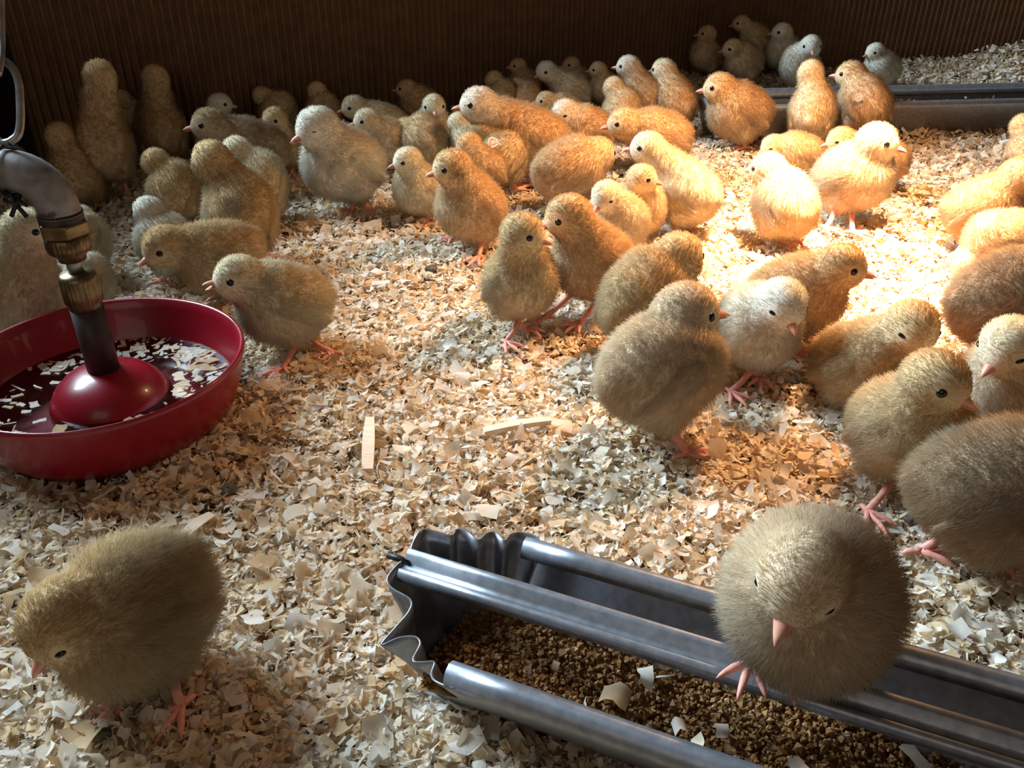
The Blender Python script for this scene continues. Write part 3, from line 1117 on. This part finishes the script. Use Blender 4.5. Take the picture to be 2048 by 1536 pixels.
    o = mb.build('water', M['water'], None)
    tag(o, 'shallow clear water in the red drinker bowl', 'water')
    # drifts: behind the tube, along the right side, in front and towards the left
    A_, R_ = [], []
    for a0, sa, r0, sr, k in ((1.15, .45, .052, .009, 95), (.25, .22, .050, .009, 45), (-.55, .25, .055, .006, 30), (-1.75, .5, .056, .005, 60), (2.2, .35, .053, .007, 55), (-2.7, .3, .053, .007, 25), (0, 3, .05, .009, 25)):
        A_.append(rng.normal(a0, sa, k)); R_.append(rng.normal(r0, sr, k))
    a = np.concatenate(A_); r = np.clip(np.concatenate(R_), .037, .064)
    P = np.stack([cx + r * np.cos(a), cy + r * np.sin(a), np.full(len(a), .0172)], -1)
    V, F, C = flakes(P, np.exp(rng.normal(math.log(.0042), .45, len(a))).clip(.0015, .012), .07, PINE, flat=.85)
    o = link('floating_shavings', mesh_np('floating_shavings', V, F, True, C), None, M['shaving'])
    tag(o, 'wet wood shavings floating on the water in the red bowl', 'shavings', kind='stuff')


def at_depth(px, py, t): return CAM + ray(px, py) * t


# ------------------------------------------------------------------ loose bits on the floor
def build_bits():
    def stick(p0, p1, wid, th, label, tw=0.0):
        a, b = at(*p0), at(*p1)
        a = a + [0, 0, float(hfun(a[0], a[1])) + .004]; b = b + [0, 0, float(hfun(b[0], b[1])) + .005]
        d = unit(b - a); sd = unit(np.cross((0, 0, 1), d))
        rows = []
        for t in np.linspace(0, 1, 9):
            p = a * (1 - t) + b * t + np.array([0, 0, .0012 * math.sin(t * 3.1)])
            w = wid * (.75 + .35 * math.sin(2.4 * t + .6)) * .5
            up = np.array([0, 0, 1.0]) * math.cos(tw * (t - .5)) + sd * math.sin(tw * (t - .5))
            sv = np.cross(d, up)
            rows.append([p - sv * w, p - sv * w + up * th, p + sv * w + up * th * .9, p + sv * w, p - sv * w])
        mb = MB(); mb.strip(rows)
        mb.add([tuple(x) for x in rows[0][:4]], [(0, 1, 2, 3)]); mb.add([tuple(x) for x in rows[-1][:4]], [(3, 2, 1, 0)])
        base = (a + b) / 2
        o = mb.build('wood_splinter', M['splinter'], None, loc=base, base=base, smooth=False)
        tag(o, label, 'splinter', 'long wood splinters on the litter')
    stick((968, 886), (1100, 866), .0044, .0034, 'thin wood splinter lying crosswise in the open shavings')
    stick((736, 950), (742, 856), .0060, .0024, 'short flat wood strip pointing away in the open shavings')
    stick((365, 1083), (428, 1043), .0060, .0007, 'pale wood strip behind the chick pecking near the front')

    def dropping(px, py, r, label):
        p = at(px, py); p[2] = float(hfun(p[0], p[1])) + .003
        q = np.random.default_rng(int(px))
        n0 = q.uniform(0, 6, 4)
        mb = MB()
        V = []
        for i, a in enumerate(np.linspace(0, math.pi, 10)):
            row = []
            for b in np.linspace(0, 2 * math.pi, 15)[:-1]:
                rr = r * (1 + .22 * math.sin(3 * b + n0[0]) * math.sin(2 * a + n0[1]) + .15 * math.sin(5 * b + n0[2]))
                row.append((p[0] + rr * math.sin(a) * math.cos(b) * 1.25, p[1] + rr * math.sin(a) * math.sin(b), p[2] + rr * .7 * math.cos(a)))
            row.append(row[0]); V.append(row)
        mb.strip(V)
        o = mb.build('dropping', M['dropping'], None, loc=p, base=p)
        tag(o, label, 'dropping', 'dark droppings in the litter')
    dropping(460, 993, .0035, 'dark dropping in the brown shavings below the red bowl')
    dropping(212, 1494, .0028, 'dark dropping in front of the chick pecking near the front')
    dropping(864, 548, .0040, 'dark dropping among shavings behind the open-beaked chick')
    dropping(1365, 1003, .0030, 'small dark dropping in front of the chick striding with its back turned')
    dropping(1820, 1050, .0030, 'small dark dropping near the slim chick beside the big brown one')


# ------------------------------------------------------------------ the flock
# label, head px, body px, width px, body heading, head heading, head pitch, tone, options
# headings: 0 = facing the visitor, 90 = facing picture right, 180 = facing away
FLOCK = [
    ('fluffy dozing chick perched on the metal bar of the crumpled-end trough', (1604, 1150), (1628, 1185), 318, -5, -8, -30, 'beige', dict(zf=.0515, kz=.0335, eye='closed', fluff=1.3, feet=[(1590, 1335), (1500, 1330)], fo=.032, fat=1.12)),
    ('chick stooping to peck in the shavings at the near corner, below the red bowl', (124, 1238), (272, 1215), 322, -72, -68, -38, 'buff', dict(fluff=1.25, eye='half', feet=[(365, 1420), (250, 1415)], fo=.024, bp=-8, fat=1.1)),
    ('big brown-backed chick cut by the picture edge, only its rump and legs showing', (2160, 900), (1990, 975), 315, 112, 100, 0, 'brown', dict(feet=[(1840, 1110), (1995, 1130)], fluff=1.15, dark=[(-.01, .0, .03, .02)], darkw=.25)),
    ('slim chick with pale breast fluff standing tall before the big brown-backed chick', (1872, 760), (1812, 850), 240, 50, 68, -8, 'buff', dict(feet=[(1733, 1030), (1800, 950)])),
    ('pale sleepy chick with downturned beak at the picture edge behind the pale-breasted chick', (2018, 690), (2015, 775), 205, -15, -22, -26, 'cream', dict(eye='half')),
    ('brown-capped chick sitting low with its beak tucked to its breast', (1826, 652), (1722, 725), 205, 62, 32, -20, 'buff', dict(kz=.036, eye='half')),
    ('whitish chick looking down with a half-shut eye, beside the brightly lit floor', (1566, 606), (1512, 648), 180, 22, 30, -22, 'white', dict(feet=[(1460, 790), (1520, 760)], eye='half')),
    ('orange backlit chick in profile with a red beak at the edge of the glare', (1682, 532), (1590, 590), 190, 82, 88, -3, 'orange', dict()),
    ('yellow-headed chick striding with its back turned in the middle of the open floor', (1372, 625), (1318, 735), 255, 128, 112, 0, 'beige', dict(feet=[(1300, 850), (1372, 915)], kz=.050)),
    ('tawny chick with back turned just behind the striding yellow-headed chick', (1356, 515), (1292, 600), 205, 148, 150, -5, 'buff', dict()),
    ('tawny chick bending over behind the upright chick with the pink beak', (1136, 432), (1188, 520), 172, -48, -78, -14, 'orange', dict(feet=[(1158, 650), (1090, 640)])),
    ('upright chick with a pink-red beak facing the glare, alone at the crowd front', (1046, 466), (1036, 562), 160, 38, 72, -6, 'buff', dict(feet=[(1012, 690), (1055, 660)])),
    ('orange-headed chick with a dark eye stripe and pale breast at the crowd front', (905, 335), (946, 415), 148, -52, -80, -6, 'orange', dict(feet=[(957, 520), (905, 480)], bp=32, stripe=.62)),
    ('slender pale-headed chick peering past the dark-striped orange-headed chick', (816, 322), (842, 378), 112, -50, -76, -4, 'cream', dict()),
    ('white-headed chick with closed eyes standing tall at the front of the crowd', (635, 256), (690, 326), 166, -58, -62, -8, 'white', dict(feet=[(702, 428), (750, 430)], eye='closed')),
    ('cream chick with an open beak standing by the rim of the red bowl', (478, 556), (572, 605), 190, -76, -76, 6, 'cream', dict(feet=[(565, 745), (668, 712)], gape=13)),
    ('buff chick stooping with lowered head just behind the open-beaked chick', (328, 492), (446, 512), 168, -78, -66, -16, 'buff', dict(bp=-4, fo=.030)),
    ('whitish chick half hidden behind the stooping buff chick, face turned away', (298, 424), (338, 486), 128, -140, -150, 0, 'white', dict()),
    ('chick with a long ginger neck and grey patch on its back, seen from behind', (424, 322), (482, 430), 150, 176, 196, 8, 'buff', dict(dark=[(-.02, .004, .03, .010)], darkw=.7, kz=.05)),
    ('pale chick seen from behind, tucked beside the ginger-necked grey-patched chick', (474, 303), (520, 372), 118, 165, 175, 0, 'cream', dict()),
    ('greyish brown chick in profile looking over the ginger-necked chick', (420, 250), (508, 300), 140, -76, -84, 4, 'brown', dict()),
    ('dim yellowish chick seen from behind, in the shade near the drinker pipe', (312, 325), (346, 384), 112, 160, 172, 0, 'buff', dict()),
    ('white-capped chick facing the crowd from the shade, head above the greyish brown one', (440, 208), (428, 262), 92, 62, 80, -4, 'white', dict()),
    ('small chick with a bright black eye between greyish brown and closed-eyed white chicks', (549, 238), (562, 290), 92, -28, -48, -10, 'buff', dict()),
    ('tallest dim chick stretching its neck in the dark corner', (200, 152), (206, 300), 124, 165, 155, 5, 'orange', dict(kz=.060)),  # darker orange tone picked to put the corner shade into the fur
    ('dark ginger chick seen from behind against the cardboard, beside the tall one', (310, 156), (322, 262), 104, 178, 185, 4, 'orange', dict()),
    ('dim tawny chick seen from behind at the dark end of the wall', (120, 272), (150, 350), 112, 170, 180, 0, 'orange', dict()),  # darker tone here too, shade of the wall end put into the fur
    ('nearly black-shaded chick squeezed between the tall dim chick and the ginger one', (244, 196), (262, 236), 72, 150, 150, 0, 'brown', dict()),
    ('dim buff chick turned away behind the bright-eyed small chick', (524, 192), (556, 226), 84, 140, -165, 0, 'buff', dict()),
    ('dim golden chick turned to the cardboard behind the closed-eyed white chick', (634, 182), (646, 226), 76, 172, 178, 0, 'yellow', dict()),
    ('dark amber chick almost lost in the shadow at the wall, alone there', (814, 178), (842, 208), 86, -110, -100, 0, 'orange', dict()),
    ('cream chick in profile directly behind the closed-eyed white chick', (708, 214), (768, 250), 98, -72, -76, -4, 'cream', dict()),
    ('pale chick with a black eye peeking over the back of the closed-eyed white chick', (734, 242), (786, 284), 104, -70, -78, 0, 'cream', dict()),
    ('chick facing straight out with a pink beak at the shaded wall side', (868, 212), (864, 258), 86, 8, 2, -8, 'cream', dict()),
    ('chick with hidden head, only its back showing, before the chick facing straight out', (812, 262), (850, 284), 104, -165, -165, -25, 'buff', dict()),
    ('pale chick with back turned behind the rust-cheeked orange sleeper', (917, 246), (932, 296), 84, 170, 172, 0, 'cream', dict()),
    ('rust-cheeked orange sleeper behind the dark-striped orange-headed chick', (937, 290), (968, 338), 104, -62, -52, -18, 'orange', dict(eye='closed')),
    ('peach chick seen from behind with a round white shaving stuck on its back', (968, 256), (1008, 312), 112, 150, 160, -10, 'buff', dict()),
    ('white-cheeked chick with rust neck and broad back in the middle of the crowd', (958, 210), (1066, 278), 148, -74, -82, 2, 'orange', dict(fo=.040, hd='white')),
    ('dim chick with head turned to the wall, behind the white-cheeked chick', (988, 160), (1002, 200), 76, 160, 150, 0, 'buff', dict()),
    ('small golden chick with face hidden beside the dim wall-turned chick', (1034, 172), (1050, 200), 70, 170, 175, -5, 'yellow', dict()),
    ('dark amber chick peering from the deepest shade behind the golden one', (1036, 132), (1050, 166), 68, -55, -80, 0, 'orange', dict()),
    ('white-crowned chick with a drooping pink beak in the back rows', (1092, 142), (1142, 182), 84, -68, -52, -10, 'white', dict(fo=.034)),
    ('dim buff chick with a black eye just behind the white-crowned one', (1142, 130), (1156, 164), 70, -55, -66, 0, 'buff', dict()),
    ('dim golden chick in profile next to the two pale-faced tall chicks', (1196, 140), (1212, 176), 70, -60, -86, 0, 'yellow', dict()),
    ('white-faced drowsy chick with an orange back in the crowd centre', (1130, 226), (1176, 262), 112, -60, -50, -12, 'orange', dict(eye='half', hd='white')),
    ('yellow-headed chick mostly hidden behind the white-faced drowsy chick', (1092, 202), (1130, 226), 82, -80, -84, 0, 'yellow', dict()),
    ('tall chick with a blue-white face and golden nape, near the wall', (1257, 134), (1292, 196), 96, -118, -100, 2, 'orange', dict(kz=.052, hd='white')),
    ('long-necked golden chick in front of the blue-white faced tall chick', (1228, 176), (1244, 226), 88, 168, -170, 2, 'yellow', dict()),
    ('chick with a pale face and brown back beside the tall blue-white faced one', (1328, 142), (1350, 204), 98, -150, -122, 0, 'orange', dict(hd='cream')),
    ('ginger chick with a pinkish bib and pink beak in front of the pale-faced pair', (1248, 246), (1320, 276), 130, -66, -78, -4, 'orange', dict(fo=.034)),
    ('pale chick with a long neck, its back brightly lit by the lamp', (1296, 296), (1376, 386), 138, -128, -84, 2, 'cream', dict(kz=.050, fo=.030)),
    ('buff chick looking toward the lamp past the sunlit long-necked chick', (1284, 356), (1276, 418), 112, 40, 82, -4, 'yellow', dict()),
    ('cream-headed chick with a shiny beak dozing behind the tawny bending chick', (1212, 392), (1246, 442), 116, -20, -30, -20, 'cream', dict(eye='half')),
    ('plump orange chick in the crowd with its head turned away toward the lamp', (1196, 308), (1136, 342), 146, 118, 140, -6, 'orange', dict(fo=.030)),
    ('orange-cheeked chick with a grey wing patch standing before the far trough', (1440, 176), (1482, 222), 128, -72, -84, -2, 'orange', dict(feet=[(1490, 298), (1465, 285)], dark=[(-.004, .026, .0, .007), (-.004, -.026, .0, .007)], darkw=.45)),
    ('tall chick with its back turned, stretching at the far trough', (1622, 146), (1624, 226), 98, 178, 172, 6, 'yellow', dict(kz=.056)),
    ('rusty chick standing at the far trough looking back along the wall', (1702, 150), (1730, 208), 112, -148, -98, 0, 'orange', dict(kz=.050)),
    ('white chick with rust cheek behind the far trough, closest to its lit end', (1750, 104), (1766, 136), 74, -58, -52, -8, 'white', dict(stripe=.45)),
    ('white-breasted chick looking at the visitor from behind the far trough', (1622, 92), (1602, 132), 82, -28, 12, -10, 'white', dict()),
    ('dim pale-breasted chick in profile by the far wall corner', (1564, 66), (1568, 104), 80, -48, -74, 2, 'cream', dict()),
    ('farthest dim chick, looking over its neighbours at the wall corner', (1482, 46), (1512, 78), 68, -66, -76, -8, 'buff', dict()),
    ('dim buff chick with a rusty cheek in front of the farthest chick', (1466, 98), (1488, 122), 82, -48, -72, -4, 'buff', dict(stripe=.4)),
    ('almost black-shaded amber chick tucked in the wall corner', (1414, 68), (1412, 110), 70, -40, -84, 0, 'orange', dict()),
    ('golden lamplit chick with a drooping head behind the two glaring chicks', (1546, 292), (1600, 308), 98, -70, -60, -16, 'yellow', dict(eye='half', fo=.032)),
    ('orange chick resting in the shade behind the brightest chick', (1682, 280), (1762, 322), 112, -62, -66, -10, 'orange', dict(fo=.036, eye='half')),
    ('brightest chick, bleached white by the heat lamp, in profile', (1754, 284), (1704, 352), 156, 70, 84, -3, 'cream', dict(feet=[(1704, 470), (1650, 460)])),
    ('glaring yellow chick with its rump to the visitor beside the brightest chick', (1536, 338), (1572, 412), 138, -150, -112, -6, 'yellow', dict(feet=[(1575, 492), (1600, 490)])),
    ('orange lamplit chick leaning out of the picture above the pecking yellow one', (2040, 352), (1968, 418), 152, 88, 84, -2, 'orange', dict(feet=[(1892, 528), (1950, 520)])),
    ('vivid yellow chick with its beak down in the lit shavings', (1936, 530), (2012, 478), 140, -72, -60, -46, 'yellow', dict(bp=-22, fo=.034, feet=[(2010, 600), (2040, 590)])),
    ('tawny chick with grey-brown back and face hidden at the picture edge', (2118, 520), (2018, 600), 232, 125, 110, 0, 'brown', dict(dark=[(-.005, 0, .03, .018)], darkw=.4)),
    ('small orange chick cut by the picture edge before the far trough', (2046, 252), (2062, 300), 98, 165, 170, 0, 'orange', dict()),
    ('pale buff chick cut by the picture edge above the lamplit leaning one', (2050, 330), (2072, 352), 100, -90, -90, -10, 'buff', dict(kz=.04)),
    ('big pale chick behind the brass fittings, looking over the red bowl', (54, 458), (42, 585), 170, 42, 70, -6, 'cream', dict(kz=.055)),
    ('whitish chick with dark specks on its back behind the brass coupling', (150, 530), (166, 572), 122, 150, 160, -20, 'white', dict(dark=[(-.012, .006, .03, .0035), (-.020, .001, .029, .0035)], darkw=.9)),
    ('dim pale chick partly hidden behind the iron pipe elbow', (160, 440), (160, 486), 122, 150, 150, -10, 'cream', dict()),
]


def stuck_bits(idx):
    """small shavings stuck on two backs"""
    def disc(px, py, r, on, label, name='wood_shaving'):
        B, rb = on
        d = ray(px, py)
        # first hit with the fluff sphere round the body
        oc = CAM - B
        a_, b_, c_ = d @ d, 2 * d @ oc, oc @ oc - (rb * 1.12) ** 2
        dis = max(b_ * b_ - 4 * a_ * c_, 0)
        p = CAM + d * ((-b_ - math.sqrt(dis)) / (2 * a_))
        n = unit(unit(p - B) + unit(CAM - p) * .8)
        x, y, z = basis(n, (0.1, 0, 1))
        mb = MB(); rows = []
        for q in np.linspace(.02, 1, 6):
            row = []
            for k in range(25):
                a = 2 * math.pi * k / 24
                rr = r * q * (1 + .08 * math.sin(3 * a + 1))
                row.append(p + y * rr * math.cos(a) + z * rr * math.sin(a) + x * (.0006 * math.sin(q * 9) + .002))
            rows.append(row)
        mb.strip(rows)
        o = mb.build(name, M['splinter'], None, loc=p, base=p, thick=.0004)
        tag(o, label, 'shaving')
    disc(987, 287, .0052, idx['peach chick seen'], 'round white curled shaving stuck on the peach chick')
    disc(1718, 196, .0045, idx['rusty chick sta'], 'pale shaving clinging to the back of the rusty chick')


build_setting()
build_front_trough()
build_back_trough()
build_drinker()
build_bits()
build_shavings()
SH = make_shared()
for sp in FLOCK:
    build_chick(SH, sp)
IDX = {r[0][:15]: (r[2], r[6]) for r in REPORT}
IDX['peach chick seen'] = IDX['peach chick see']
stuck_bits(IDX)
if __import__('os').environ.get('CHICK_REPORT'):
    for r in REPORT: print('CHK', r[0][:50].ljust(50), 's', r[1], 'el', r[4], 'Hz/s', r[5], 'B', r[2].round(3))
    for i in range(len(REPORT)):
        for j in range(i):
            a, b = REPORT[i], REPORT[j]
            dd = np.linalg.norm(a[2] - b[2]) / ((a[1] + b[1]) * .031)
            if dd < .85: print('NEAR', round(dd, 2), '|', a[0][:40], '|', b[0][:40])
